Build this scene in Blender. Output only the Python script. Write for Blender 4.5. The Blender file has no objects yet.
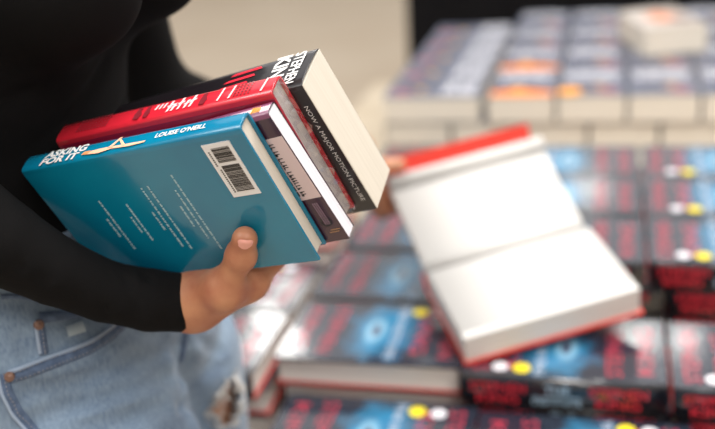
import bpy, bmesh, math, random
import numpy as np
import openvdb as vdb
from mathutils import Matrix, Vector
from mathutils.bvhtree import BVHTree
random.seed(7)
rng = np.random.default_rng(5)
SC = bpy.context.scene
COL = SC.collection
CAMZ = 1.46
PI = math.pi

# ------------------------------------------------------------------ camera
FPX = 50.0 / 36.0 * 715.0
pt, rl = math.radians(22.3), math.radians(-4.9)
_f = np.array([0, math.cos(pt), -math.sin(pt)])
_r = np.array([1.0, 0, 0])
_u = np.cross(_r, _f)
RR = np.array([math.cos(rl) * _r + math.sin(rl) * _u, -math.sin(rl) * _r + math.cos(rl) * _u, _f])
CAM = np.array([0, 0, CAMZ])


def at(px, py, depth):
    """the world point seen at a pixel, at a depth along the optical axis"""
    return CAM + RR.T @ (np.array([(px - 357.5) / FPX, (214.5 - py) / FPX, 1.0]) * depth)


cd = bpy.data.cameras.new('camera')
cd.lens = 50
cd.sensor_width = 36
cd.clip_start = 0.05
cam = bpy.data.objects.new('camera', cd)
COL.objects.link(cam)
m = Matrix.Identity(4)
for i in range(3):
    m[i][0], m[i][1], m[i][2], m[i][3] = RR[0][i], RR[1][i], -RR[2][i], CAM[i]
cam.matrix_world = m
cd.dof.use_dof = True
cd.dof.focus_distance = 0.735
cd.dof.aperture_fstop = 2.7
cd.dof.aperture_blades = 0
SC.camera = cam


# ------------------------------------------------------------------ materials
def lin(c):
    return tuple(((v / 255) / 12.92 if v / 255 <= .04045 else ((v / 255 + .055) / 1.055) ** 2.4) for v in c) + (1,)


def mat(name, rgb, rough=.5, coat=0, noise=None, bump=None, sheen=0, metal=0, spec=.5, sss=0, trans=0):
    """noise=(scale, rgb2, amount) mottles the colour; bump=(scale, strength, distance)"""
    M = bpy.data.materials.new(name)
    M.use_nodes = True
    nt = M.node_tree
    b = nt.nodes['Principled BSDF']
    b.inputs['Base Color'].default_value = lin(rgb)
    b.inputs['Roughness'].default_value = rough
    b.inputs['Metallic'].default_value = metal
    b.inputs['Coat Weight'].default_value = coat
    b.inputs['Coat Roughness'].default_value = .07
    b.inputs['Sheen Weight'].default_value = sheen
    b.inputs['Specular IOR Level'].default_value = spec
    b.inputs['Transmission Weight'].default_value = trans
    if sss:
        b.inputs['Subsurface Weight'].default_value = sss
        b.inputs['Subsurface Radius'].default_value = (.01, .004, .002)
        b.inputs['Subsurface Scale'].default_value = 1
    tc = nt.nodes.new('ShaderNodeTexCoord')
    if noise:
        n = nt.nodes.new('ShaderNodeTexNoise')
        n.inputs['Scale'].default_value = noise[0]
        n.inputs['Detail'].default_value = 5
        nt.links.new(tc.outputs['Object'], n.inputs['Vector'])
        r = nt.nodes.new('ShaderNodeValToRGB')
        r.color_ramp.elements[0].position = .35
        r.color_ramp.elements[1].position = .7
        r.color_ramp.elements[0].color = lin(rgb)
        r.color_ramp.elements[1].color = lin(noise[1])
        nt.links.new(n.outputs['Fac'], r.inputs['Fac'])
        nt.links.new(r.outputs['Color'], b.inputs['Base Color'])
    if bump:
        n = nt.nodes.new('ShaderNodeTexNoise')
        n.inputs['Scale'].default_value = bump[0]
        n.inputs['Detail'].default_value = 4
        nt.links.new(tc.outputs['Object'], n.inputs['Vector'])
        bp = nt.nodes.new('ShaderNodeBump')
        bp.inputs['Strength'].default_value = bump[1]
        bp.inputs['Distance'].default_value = bump[2]
        nt.links.new(n.outputs['Fac'], bp.inputs['Height'])
        nt.links.new(bp.outputs['Normal'], b.inputs['Normal'])
        if coat:
            nt.links.new(bp.outputs['Normal'], b.inputs['Coat Normal'])
    return M


def nodes_of(M):
    return M.node_tree, M.node_tree.nodes['Principled BSDF'], [n for n in M.node_tree.nodes if n.type == 'TEX_COORD'][0]


def page_mat(name, rgb, dark, freq=900.0, axis='Z'):
    """page edges: fine lines running along the leaves, stacked in local Z"""
    M = mat(name, rgb, .75)
    nt, b, tc = nodes_of(M)
    mp = nt.nodes.new('ShaderNodeMapping')
    s = [6, 6, 6]
    s['XYZ'.index(axis)] = freq
    mp.inputs['Scale'].default_value = s
    n = nt.nodes.new('ShaderNodeTexNoise')
    n.inputs['Scale'].default_value = 1
    n.inputs['Detail'].default_value = 3
    nt.links.new(tc.outputs['Object'], mp.inputs['Vector'])
    nt.links.new(mp.outputs['Vector'], n.inputs['Vector'])
    r = nt.nodes.new('ShaderNodeValToRGB')
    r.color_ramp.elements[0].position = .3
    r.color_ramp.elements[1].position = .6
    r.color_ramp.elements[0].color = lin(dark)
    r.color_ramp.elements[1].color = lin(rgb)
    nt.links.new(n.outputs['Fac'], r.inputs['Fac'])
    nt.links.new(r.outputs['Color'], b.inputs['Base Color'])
    bp = nt.nodes.new('ShaderNodeBump')
    bp.inputs['Strength'].default_value = .12
    bp.inputs['Distance'].default_value = .0006
    nt.links.new(n.outputs['Fac'], bp.inputs['Height'])
    nt.links.new(bp.outputs['Normal'], b.inputs['Normal'])
    return M


def math_node(nt, op, a, b=None):
    n = nt.nodes.new('ShaderNodeMath')
    n.operation = op
    for i, v in enumerate((a, b)):
        if v is None:
            continue
        if isinstance(v, (int, float)):
            n.inputs[i].default_value = v
        else:
            nt.links.new(v, n.inputs[i])
    return n.outputs[0]


def blob_mask(nt, vec, cx, cy, rx, ry, soft=.5, wob=0.0):
    sp = nt.nodes.new('ShaderNodeSeparateXYZ')
    nt.links.new(vec, sp.inputs[0])
    dx = math_node(nt, 'DIVIDE', math_node(nt, 'SUBTRACT', sp.outputs[0], cx), rx)
    dy = math_node(nt, 'DIVIDE', math_node(nt, 'SUBTRACT', sp.outputs[1], cy), ry)
    d = math_node(nt, 'SQRT', math_node(nt, 'ADD', math_node(nt, 'MULTIPLY', dx, dx), math_node(nt, 'MULTIPLY', dy, dy)))
    if wob:
        n = nt.nodes.new('ShaderNodeTexNoise')
        n.inputs['Scale'].default_value = 45
        nt.links.new(vec, n.inputs['Vector'])
        d = math_node(nt, 'ADD', d, math_node(nt, 'MULTIPLY', math_node(nt, 'SUBTRACT', n.outputs['Fac'], .5), wob))
    r = nt.nodes.new('ShaderNodeMapRange')
    nt.links.new(d, r.inputs['Value'])
    r.inputs['From Min'].default_value = 1
    r.inputs['From Max'].default_value = 1 - soft
    return r.outputs['Result']


def cover_art(name, base, blobs, rough=.22, coat=.6):
    """printed cover: soft shapes (cx, cy, rx, ry, rgb, softness, wobble) in the cover's own coordinates"""
    M = mat(name, base, rough, coat, bump=(45, .06, .002))
    nt, b, tc = nodes_of(M)
    cur = None
    for (cx, cy, rx, ry, rgb, soft, wob) in blobs:
        mk = blob_mask(nt, tc.outputs['Object'], cx, cy, rx, ry, soft, wob)
        mx = nt.nodes.new('ShaderNodeMix')
        mx.data_type = 'RGBA'
        nt.links.new(mk, mx.inputs[0])
        if cur is None:
            mx.inputs[6].default_value = lin(base)
        else:
            nt.links.new(cur, mx.inputs[6])
        mx.inputs[7].default_value = lin(rgb)
        cur = mx.outputs[2]
    nt.links.new(cur, b.inputs['Base Color'])
    return M


# ------------------------------------------------------------------ mesh helpers
class MB:
    def __init__(s):
        s.v, s.f, s.m, s.sm = [], [], [], []

    def add(s, vs, fs, mi=0, smooth=False):
        o = len(s.v)
        s.v += [tuple(map(float, p)) for p in vs]
        s.f += [tuple(o + i for i in f) for f in fs]
        s.m += [mi] * len(fs)
        s.sm += [smooth] * len(fs)
        return s

    def box(s, x0, x1, y0, y1, z0, z1, mi=0):
        vs = [(x, y, z) for x in (x0, x1) for y in (y0, y1) for z in (z0, z1)]
        return s.add(vs, [(0, 1, 3, 2), (4, 6, 7, 5), (0, 4, 5, 1), (2, 3, 7, 6), (0, 2, 6, 4), (1, 5, 7, 3)], mi)

    def extrude(s, prof, x0, x1, mi=0, smooth=False, mis=None):
        """closed (y, z) profile, counter-clockwise seen from +x, swept along x"""
        n = len(prof)
        vs = [(x0, y, z) for y, z in prof] + [(x1, y, z) for y, z in prof]
        for i in range(n):
            j = (i + 1) % n
            s.add([vs[i], vs[j], vs[n + j], vs[n + i]], [(0, 1, 2, 3)], mi if mis is None else mis[i], smooth)
        s.add(vs[:n], [tuple(range(n - 1, -1, -1))], mi)
        s.add(vs[n:], [tuple(range(n))], mi)
        return s

    def tube(s, pts, r, seg=8, mi=0, flat=None):
        pts = [np.array(p, float) for p in pts]
        rs = [r] * len(pts) if isinstance(r, (int, float)) else list(r)
        vs = []
        prev = None
        for i, p in enumerate(pts):
            t = pts[min(i + 1, len(pts) - 1)] - pts[max(i - 1, 0)]
            t = t / (np.linalg.norm(t) + 1e-12)
            if prev is None:
                a = np.array([0, 0, 1.0]) if abs(t[2]) < .9 else np.array([1.0, 0, 0])
            else:
                a = prev
            a = a - t * (a @ t)
            a /= np.linalg.norm(a)
            prev = a
            b = np.cross(t, a)
            for k in range(seg):
                th = 2 * PI * k / seg
                vs.append(p + rs[i] * (math.cos(th) * a + math.sin(th) * b))
        fs = []
        for i in range(len(pts) - 1):
            for k in range(seg):
                k2 = (k + 1) % seg
                fs.append((i * seg + k, i * seg + k2, (i + 1) * seg + k2, (i + 1) * seg + k))
        fs.append(tuple(range(seg - 1, -1, -1)))
        fs.append(tuple((len(pts) - 1) * seg + k for k in range(seg)))
        return s.add(vs, fs, mi, True)

    def disc(s, cx, cy, z0, z1, r, seg=28, mi=0):
        vs = [(cx + r * math.cos(2 * PI * k / seg), cy + r * math.sin(2 * PI * k / seg), z) for z in (z0, z1) for k in range(seg)]
        fs = [(k, (k + 1) % seg, seg + (k + 1) % seg, seg + k) for k in range(seg)]
        fs += [tuple(range(seg - 1, -1, -1)), tuple(range(seg, 2 * seg))]
        return s.add(vs, fs, mi)

    def mesh(s, name, mats, bevel=0, weld=True):
        me = bpy.data.meshes.new(name)
        me.from_pydata(s.v, [], s.f)
        me.polygons.foreach_set('material_index', s.m)
        me.polygons.foreach_set('use_smooth', s.sm)
        for x in (mats if isinstance(mats, (list, tuple)) else [mats]):
            me.materials.append(x)
        if weld or bevel:
            bm = bmesh.new()
            bm.from_mesh(me)
            bmesh.ops.remove_doubles(bm, verts=bm.verts, dist=1e-6)
            bmesh.ops.recalc_face_normals(bm, faces=bm.faces)
            if bevel:
                es = [e for e in bm.edges if len(e.link_faces) == 2 and e.calc_face_angle(0) > .6]
                bmesh.ops.bevel(bm, geom=es, offset=bevel, segments=2, affect='EDGES', profile=.6)
            bm.to_mesh(me)
            bm.free()
        return me

    def build(s, name, mats, parent=None, bevel=0):
        return link(name, s.mesh(name, mats, bevel), parent)


def link(name, me, parent=None):
    o = bpy.data.objects.new(name, me)
    COL.objects.link(o)
    if parent:
        o.parent = parent
    return o


def tag(o, label=None, cat=None, group=None, kind=None):
    if label:
        o['label'] = label
    if cat:
        o['category'] = cat
    if group:
        o['group'] = group
    if kind:
        o['kind'] = kind
    return o


def empty(name, M=None):
    o = bpy.data.objects.new(name, None)
    o.empty_display_size = .05
    COL.objects.link(o)
    if M is not None:
        o.matrix_world = M
    return o


def copy_tree(o, parent=None):
    c = o.copy()
    COL.objects.link(c)
    if parent is not None:
        c.parent = parent
        c.matrix_parent_inverse = o.matrix_parent_inverse.copy()
    for ch in list(o.children):
        copy_tree(ch, c)
    return c


def mat4(X, Y, Z, O):
    m = Matrix.Identity(4)
    for i in range(3):
        m[i][0], m[i][1], m[i][2], m[i][3] = X[i], Y[i], Z[i], O[i]
    return m


_txt = {}


def text_geo(body, w, h, bold=0.0):
    """glyph outlines of a line of text, centred and fitted into w x h"""
    k = (body, bold)
    if k not in _txt:
        c = bpy.data.curves.new('t', 'FONT')
        c.body = body
        c.resolution_u = 3
        c.offset = bold
        c.align_x = 'CENTER'
        o = bpy.data.objects.new('t', c)
        COL.objects.link(o)
        bpy.context.view_layer.update()
        me = bpy.data.meshes.new_from_object(o.evaluated_get(bpy.context.evaluated_depsgraph_get()))
        v = np.array([q.co[:] for q in me.vertices])
        f = [tuple(p.vertices) for p in me.polygons]
        bpy.data.objects.remove(o)
        bpy.data.meshes.remove(me)
        lo, hi = v.min(0), v.max(0)
        v = (v - (lo + hi) / 2) / np.maximum(hi - lo, 1e-6)
        _txt[k] = (v[:, :2], f)
    v, f = _txt[k]
    return v * np.array([w, h]), f


def put_text(mb, body, w, h, O, X, Y, mi=0, bold=.02, slant=0.0):
    v, f = text_geo(body, w, h, bold)
    O, X, Y = (np.array(a, float) for a in (O, X, Y))
    mb.add([O + X * (a + slant * b) + Y * b for a, b in v], f, mi)


def put_poly(mb, pts, O, X, Y, mi=0):
    O, X, Y = (np.array(a, float) for a in (O, X, Y))
    mb.add([O + X * a + Y * b for a, b in pts], [tuple(range(len(pts)))], mi)


# ------------------------------------------------------------------ signed distance modelling
def cone(P, a, b, r1, r2):
    a, b = np.array(a, np.float32), np.array(b, np.float32)
    ba = b - a
    L2 = float(ba @ ba) + 1e-12
    X, Y, Z = P[0] - a[0], P[1] - a[1], P[2] - a[2]
    h = np.clip((X * ba[0] + Y * ba[1] + Z * ba[2]) / L2, 0, 1)
    return np.sqrt((X - h * ba[0]) ** 2 + (Y - h * ba[1]) ** 2 + (Z - h * ba[2]) ** 2) - (r1 + (r2 - r1) * h)


def ball(P, c, r, axes=None, rad=None):
    X, Y, Z = P[0] - c[0], P[1] - c[1], P[2] - c[2]
    if axes is None:
        return np.sqrt(X * X + Y * Y + Z * Z) - r
    q = 0
    for ax, rr in zip(axes, rad):
        q = q + ((X * ax[0] + Y * ax[1] + Z * ax[2]) / rr) ** 2
    return (np.sqrt(q) - 1) * min(rad)


def smin(a, b, k):
    h = np.clip(.5 + .5 * (b - a) / k, 0, 1)
    return b + (a - b) * h - k * h * (1 - h)


def smax(a, b, k):
    return -smin(-a, -b, k)


def chain(P, pts, rs, k=.01):
    d = None
    for i in range(len(pts) - 1):
        c = cone(P, pts[i], pts[i + 1], rs[i], rs[i + 1])
        d = c if d is None else smin(d, c, k)
    return d


def sdf_mesh(fn, lo, hi, h):
    lo, hi = np.array(lo, float), np.array(hi, float)
    n = np.ceil((hi - lo) / h).astype(int) + 1
    ax = [(lo[i] + h * np.arange(n[i])).astype(np.float32) for i in range(3)]
    P = np.meshgrid(*ax, indexing='ij', sparse=True)
    D = np.ascontiguousarray(np.broadcast_to(fn(P), tuple(n)).astype(np.float32)) / h
    D = np.clip(D, -3, 3)
    g = vdb.FloatGrid(3.0)
    g.copyFromArray(D)
    v, q = g.convertToQuads(isovalue=0.0)
    v = v * h + lo
    q = q.astype(int)
    # make the faces look outwards
    a, b, c = v[q[:, 0]], v[q[:, 1]], v[q[:, 2]]
    vol = np.einsum('ij,ij->i', a - v.mean(0), np.cross(b - v.mean(0), c - v.mean(0))).sum()
    if vol < 0:
        q = q[:, ::-1]
    return v, q


def np_mesh(name, parts, mats, smooth=True):
    vs, fs, o = [], [], 0
    for v, q in parts:
        vs.append(v)
        fs.append(q + o)
        o += len(v)
    v, q = np.vstack(vs), np.vstack(fs)
    me = bpy.data.meshes.new(name)
    me.from_pydata(v.tolist(), [], q.tolist())
    if smooth:
        me.polygons.foreach_set('use_smooth', [True] * len(me.polygons))
    for x in (mats if isinstance(mats, (list, tuple)) else [mats]):
        me.materials.append(x)
    return me


# ------------------------------------------------------------------ books
def cover_profile(W, T, t, bulge, seg=8, r=None):
    """C-shaped cover: spine at y=0, boards at z=0..t and T-t..T"""
    out = [(W, 0)]
    r = r or min(T * .5, .004 + bulge)
    spine = []
    for k in range(seg + 1):
        th = -PI / 2 - PI * k / seg
        c, s_ = math.cos(th), math.sin(th)
        # superellipse so the spine stays flattish with rounded edges
        y = r + r * math.copysign(abs(c) ** .55, c)
        z = T / 2 + T / 2 * math.copysign(abs(s_) ** .55, s_)
        spine.append((y, z))
    inner = [(y + t if y < r * .9 else y, min(max(z, t), T - t)) for y, z in spine]
    return spine, inner


def book_meshes(L, W, T, t, mats, over=.003, bulge=.002, bevel=0, pages='page', concave=.0015):
    """mats = dict(spine, back, front, inside, page).  local x along the spine, y to the fore edge, z up"""
    spine, inner = cover_profile(W, T, t, bulge)
    mb = MB()
    n = len(spine)
    names = ['spine', 'back', 'front']
    prof = [(W, t), (W, 0)] + spine + [(W, T), (W, T - t)] + inner[::-1]
    mis = []
    for i in range(len(prof)):
        (y0, z0), (y1, z1) = prof[i], prof[(i + 1) % len(prof)]
        if i == 0 or i == 1:
            mis.append(1)
        elif i == 1 + n or i == 2 + n:
            mis.append(2)
        elif 2 <= i <= n:
            mis.append(0)
        else:
            mis.append(1 if (z0 + z1) / 2 < T / 2 else 2)
    # profile is clockwise seen from +x: recalculated on build
    N = len(prof)
    vs = [(0, y, z) for y, z in prof] + [(L, y, z) for y, z in prof]
    for i in range(N):
        j = (i + 1) % N
        mb.add([vs[i], vs[j], vs[N + j], vs[N + i]], [(0, 1, 2, 3)], mis[i], 2 <= i <= n)
    # end caps as quads between outer and inner outline
    for x in (0, L):
        P = [(x, y, z) for y, z in prof]
        oi = [1] + list(range(2, 2 + n)) + [2 + n]
        ii = [0] + list(range(N - 1, N - 1 - n, -1)) + [3 + n]
        for k in range(len(oi) - 1):
            mb.add([P[oi[k]], P[oi[k + 1]], P[ii[k + 1]], P[ii[k]]], [(0, 1, 2, 3)], 1 if k < n // 2 else 2)
    cov = mb.mesh('cover', [mats['spine'], mats['back'], mats['front']], bevel)
    pb = MB()
    fy = W - over
    g = .0002
    prof = [(t + .001, t + g)]
    prof = [(t + .002, t + g)] + [(fy - concave * math.sin(PI * k / 6), t + g + (T - 2 * t - 2 * g) * k / 6) for k in range(7)] + [(t + .002, T - t - g)]
    pb.extrude(prof, over, L - over)
    pg = pb.mesh('page_block', mats[pages])
    return cov, pg


WHITE = mat('white_ink', (232, 232, 230), .4)
PALE_INK = mat('pale_grey_ink', (170, 182, 198), .35, .5)
COVER_RED = mat('muted_red_ink', (178, 50, 70), .35, .5)
RED_INK = mat('red_ink', (226, 44, 62), .35, .5)
BLUE_INK = mat('pale_blue_ink', (176, 206, 226), .35, .5)
YELLOW = mat('yellow_sticker', (236, 214, 20), .5)
WSTICK = mat('white_sticker', (226, 222, 228), .5)
BLACKP = mat('black_print', (24, 22, 24), .35, .3)
PAGE = page_mat('cream_page_edges', (212, 204, 191), (203, 195, 181), 500)
PAGEW = page_mat('white_page_edges', (228, 226, 232), (212, 210, 218))
PAGEG = page_mat('grey_page_edges', (236, 230, 222), (214, 206, 198), 600)
PAGEB = page_mat('cream_paperback_page_edges', (224, 216, 202), (211, 203, 188), 500)

# the place of the table's rows
TH = math.radians(15.4)
E_ = np.array([math.cos(TH), -math.sin(TH), 0])
N_ = np.array([math.sin(TH), math.cos(TH), 0])
Z_ = np.array([0, 0, 1.0])


def uvz(u, v, z):
    return u * E_ + v * N_ + np.array([0, 0, CAMZ + z])


# ------------------------------------------------------------------ the room
floor_m = mat('beige_floor', (192, 177, 157), .7, noise=(1.4, (184, 167, 146), 1), bump=(300, .1, .001))
fl = MB().box(-6, 8, -3, 14, -.05, 0).build('floor', floor_m)
tag(fl, kind='structure')
wall_m = mat('pale_wall', (206, 198, 188), .8)
for nm, bx in (('wall_back', (-6, 8, 14, 14.1)), ('wall_front', (-6, 8, -3.1, -3)), ('wall_left', (-6.1, -6, -3, 14)), ('wall_right', (8, 8.1, -3, 14))):
    tag(MB().box(*bx, 0, 3.9).build(nm, wall_m), kind='structure')
cloth_m = mat('black_cloth', (9, 8, 11), .9, spec=.2)


def draped_table(name, u0, u1, v0, v1, h, label):
    """a table under a floor-length black cloth with soft folds"""
    mb = MB()
    nx = 60
    loop = []
    per = [(u0, v0), (u1, v0), (u1, v1), (u0, v1)]
    pts = []
    for k in range(4):
        a, b = np.array(per[k]), np.array(per[(k + 1) % 4])
        d = b - a
        ln = np.linalg.norm(d)
        nrm = np.array([d[1], -d[0]]) / ln
        m_ = int(ln / .025)
        for i in range(m_):
            p = a + d * i / m_
            pts.append((p, nrm, i / m_ * ln))
    n = len(pts)
    rows = []
    for zi, z in enumerate((0.0, .35, h - .06, h - .01, h)):
        amp = [.028, .018, .006, .001, 0][zi]
        rows.append([(p[0] + nr[0] * amp * (1 + math.sin(s / .07 * 2)), p[1] + nr[1] * amp * (1 + math.sin(s / .07 * 2)), z) for p, nr, s in pts])
    vs = [tuple(uvz(x, y, z - CAMZ)) for r in rows for x, y, z in r]
    fs = []
    for i in range(len(rows) - 1):
        for k in range(n):
            fs.append((i * n + k, i * n + (k + 1) % n, (i + 1) * n + (k + 1) % n, (i + 1) * n + k))
    fs.append(tuple((len(rows) - 1) * n + k for k in range(n)))
    mb.add(vs, fs, 0, True)
    o = mb.build(name, cloth_m)
    return tag(o, label, 'table')


draped_table('draped_table', -.70, 2.4, 3.45, 4.25, 1.1, 'tall table under a floor-length black cloth beyond the paperback stacks')

# display table, its top under all the stacks
TZ = -.805
wood = mat('pale_laminate', (196, 182, 160), .45, noise=(6, (182, 166, 142), 1))
tbl = empty('display_table', Matrix.Translation(uvz(.3, 1.9, -CAMZ)))
tag(tbl, 'large display table carrying all the stacked books', 'table')


def tbox(name, u0, u1, v0, v1, z0, z1, parent, m_):
    mb = MB()
    c = [uvz(u, v, z) - np.array(parent.matrix_world.translation) for u in (u0, u1) for v in (v0, v1) for z in (z0, z1)]
    mb.add(c, [(0, 1, 3, 2), (4, 6, 7, 5), (0, 4, 5, 1), (2, 3, 7, 6), (0, 2, 6, 4), (1, 5, 7, 3)])
    return mb.build(name, m_, parent, .003)


steel = mat('grey_steel', (120, 120, 122), .35, metal=.8)
bpy.context.view_layer.update()
mbt = MB()
outline = [(-.37, .82), (1.12, .82), (1.12, 2.95), (-.72, 2.95), (-.72, .985), (-.37, .985)]
o0 = np.array(tbl.matrix_world.translation)
vs = [uvz(u, v, z) - o0 for z in (TZ - .03, TZ) for u, v in outline]
n = len(outline)
mbt.add(vs, [tuple(range(n - 1, -1, -1)), tuple(range(n, 2 * n))] + [(i, (i + 1) % n, n + (i + 1) % n, n + i) for i in range(n)])
mbt.build('tabletop', wood, tbl, .002)
for (u, v) in ((-.12, .90), (1.06, .88), (1.06, 2.88), (-.66, 2.88), (-.66, 1.1)):
    tbox('leg', u - .02, u + .02, v - .02, v + .02, -CAMZ, TZ - .03, tbl, steel)

# ------------------------------------------------------------------ black hardbacks ("The Institute")
IL, IW, IT = .24, .16, .0395
art = cover_art('black_jacket_art', (36, 41, 54), [
    (IL * .46, IW * .5, IL * .235, IW * .56, (46, 122, 162), .6, .9),
    (IL * .51, IW * .5, IL * .07, IW * .24, (158, 204, 226), .8, .3),
    (IL * .51, IW * .5, IL * .03, IW * .13, (60, 60, 90), .5, .2)], .16, .8)
jacket = mat('black_jacket', (26, 27, 34), .16, .9, bump=(60, .12, .002))
redback = mat('red_jacket_back', (188, 52, 46), .35, .4)
IM = dict(spine=jacket, back=redback, front=art, page=PAGEG)


def institute(name='hardback_book'):
    r = empty(name)
    cov, pg = book_meshes(IL, IW, IT, .003, IM, .004, .004)
    link('cover', cov, r)
    link('page_block', pg, r)
    z = IT + .0003
    mb = MB()
    for (x, s, w) in ((.095, 'STEPHEN', .135), (.245, 'KING', .12), (.75, 'STEPHEN', .135), (.9, 'KING', .12)):
        mb = MB()
        put_text(mb, s, w * .92, IL * .08, (IL * x, IW * .5, z), (0, 1, 0), (-1, 0, 0), 0, .0)
        mb.build('author_lettering', COVER_RED, r)
    mb = MB()
    put_text(mb, 'THE INSTITUTE', .14, .011, (IL * .39, IW * .5, z + .0001), (0, 1, 0), (-1, 0, 0), 0, .02)
    mb.build('title_lettering', PALE_INK, r)
    mb = MB()
    for cx in (.045, .185):
        for k, s in enumerate(('STEPHEN', 'KING')):
            mb = MB()
            put_text(mb, s, .066 if k == 0 else .05, .0125, (cx, -.0003, IT * (.69 - .38 * k)), (1, 0, 0), (0, 0, 1), 0, .01)
            mb.build('spine_author_lettering', RED_INK, r)
    mb = MB()
    for k, s in enumerate(('THE', 'INSTITUTE')):
        mb = MB()
        put_text(mb, s, .03 if k == 0 else .056, .012, (.115, -.0003, IT * (.69 - .38 * k)), (1, 0, 0), (0, 0, 1), 0, .01)
        mb.build('spine_title_lettering', BLUE_INK, r)
    MB().disc(.072, .026, IT + .0002, IT + .0006, .0105).build('price_sticker', YELLOW, r)['label'] = 'round yellow price sticker'
    MB().disc(.046, .027, IT + .0002, IT + .0006, .0095).build('offer_sticker', WSTICK, r)['label'] = 'round white sticker'
    return r


def place(o, u, v, ztop, T, ang=0, jit=0):
    """put a table book so that its footprint starts at (u, v); ang in quarter turns"""
    a = -TH + ang * PI / 2 + jit
    o.matrix_world = Matrix.Translation(uvz(u, v, ztop - T)) @ Matrix.Rotation(a, 4, 'Z')


def put_inst(o, u0, v0, ztop, flip=False, jit=0):
    if flip:
        place(o, u0 + IL, v0 + IW, ztop, IT, 2, jit)
    else:
        place(o, u0, v0, ztop, IT, 0, jit)


first = institute()
used = [False]


def inst(u0, v0, ztop, flip, label, group='stacked black hardbacks', jit=None, plain=False):
    if plain:
        o = first.copy()
        COL.objects.link(o)
        for ch in first.children:
            if ch.name.split('.')[0] in ('cover', 'page_block'):
                c = ch.copy()
                COL.objects.link(c)
                c.parent = o
    elif used[0]:
        o = copy_tree(first)
    else:
        o = first
        used[0] = True
    put_inst(o, u0, v0, ztop, flip, random.uniform(-.012, .012) if jit is None else jit)
    tag(o, label, 'book', group)
    return o


H = .04
# A: the stack with its page edges towards us, left front
inst(-.413, 1.037, -.641, True, 'black hardback with pale page edges towards us, left of the open book', jit=0)
inst(-.407, 1.040, -.681, True, 'black hardback directly beneath the left one showing its page edges')
inst(-.412, 1.205, -.641, True, 'black hardback just behind the left one with page edges in front')
inst(-.410, 1.212, -.681, True, 'hardback beneath the one behind the left page-edge book')
inst(-.405, 1.375, -.641, True, 'black hardback below the lower corner of the held thick paperback')
inst(-.405, 1.545, -.641, True, 'black hardback farthest back in the column under the held books')
inst(-.405, 1.38, -.681, True, 'hardback beneath the book below the held paperback corner')
# front row
inst(-.388, .860, -.681, True, 'front row black hardback at the jeans with a yellow sticker under the page-edge book')
inst(-.145, .852, -.681, True, 'front row black hardback in the middle, below the spine-out one')
inst(.098, .846, -.721, False, 'front row black hardback at the lower right edge')
# L: column beyond the hand
inst(-.668, .992, -.641, False, 'glaring hardback between the wrist and the left page-edge book')
inst(-.663, 1.160, -.641, True, 'glaring hardback behind the wrist, second from the front')
inst(-.663, 1.365, -.601, True, 'hardback with pale page edges showing under the held blue book corner')
inst(-.663, 1.365, -.641, True, 'hardback beneath the one under the blue book corner')
inst(-.664, 1.022, -.681, True, 'hardback lowest of the pair beside the jeans, under the glaring one')
# C and D: spine-out at the front right
inst(-.171, 1.017, -.641, False, 'black hardback with its lettered spine towards us beneath the open book', jit=0)
inst(-.164, 1.021, -.681, False, 'black hardback directly under the lettered spine-out one', jit=0)
inst(.0745, 1.013, -.641, False, 'black hardback with red spine lettering cut off by the right edge', jit=0)
inst(.082, 1.018, -.681, False, 'hardback directly beneath the one cut off by the right edge', jit=0)
inst(.326, 1.01, -.641, False, 'black hardback just outside at the far right of the front stacks', jit=0)
rows = (('nearest', 1.262), ('middle', 1.428), ('rearmost', 1.590))
for rn, v in rows:
    inst(-.192, v, -.601, False, 'black hardback behind the open book, left one of the %s row' % rn)
    inst(.053, v + .003, -.601, False, 'black hardback at the right edge with a yellow sticker, %s row' % rn)
    inst(.297, v + .004, -.601, False, 'black hardback out past the right edge, %s row' % rn)
inst(-.166, 1.265, -.641, False, 'second hardback down behind the open book, left one of the nearest row')
inst(.079, 1.266, -.641, False, 'second hardback down with a dark red-lettered spine at the right edge')
inst(.079, 1.268, -.681, False, 'third hardback down under the dark red-lettered spine at the right')
inst(-.44, 1.718, -.641, True, 'black hardback in front of the pale paperback stack at the left')
# supporting books beneath, so that every stack stands on the table
SUP = []
for u, v, tiers in ((-.664, 1.02, (2, 3)), (-.66, 1.195, (1, 2, 3)), (-.663, 1.365, (1, 2, 3)), (-.41, 1.04, (2, 3)), (-.41, 1.21, (2, 3)), (-.405, 1.38, (2, 3)), (-.405, 1.552, (1, 2, 3)),
                    (-.44, 1.718, (1, 2, 3)), (-.164, 1.022, (2, 3)), (.082, 1.02, (2, 3)), (.326, 1.012, (1, 2, 3)), (-.388, .860, (2, 3)), (-.145, .852, (2, 3)), (.1, .846, (3,)),
                    (-.164, 1.265, (1, 2, 3)), (-.164, 1.43, (0, 1, 2, 3)), (-.164, 1.595, (0, 1, 2, 3)), (.079, 1.27, (2, 3)), (.079, 1.432, (0, 1, 2, 3)), (.079, 1.595, (0, 1, 2, 3)),
                    (.322, 1.27, (0, 1, 2, 3)), (.322, 1.432, (0, 1, 2, 3)), (.322, 1.595, (0, 1, 2, 3))):
    for t_ in tiers:
        inst(u, v, -.641 - .04 * t_, u < -.4, 'black hardback low in a stack, beneath the hardbacks on top', 'hardbacks low in the stacks', .0, True)

# ------------------------------------------------------------------ pale paperbacks
PL, PW, PT = .2, .1355, .0575
slate = (84, 89, 108)
art_s = cover_art('slate_cover_art', slate, [(.14, .065, .035, .075, (58, 62, 84), .6, .6), (.128, .085, .014, .017, (205, 160, 95), .6, .4), (.165, .1, .03, .03, (150, 70, 84), .8, .4)], .35, .3)
art_o = cover_art('orange_band_cover_art', slate, [(.14, .065, .03, .07, (48, 46, 62), .5, .5), (.176, .0655, .026, .085, (244, 134, 10), .25, .2), (.145, .06, .013, .017, (244, 176, 60), .5, .3)], .4, .2)
pback = mat('slate_cover', (96, 100, 112), .3, .5)


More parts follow.
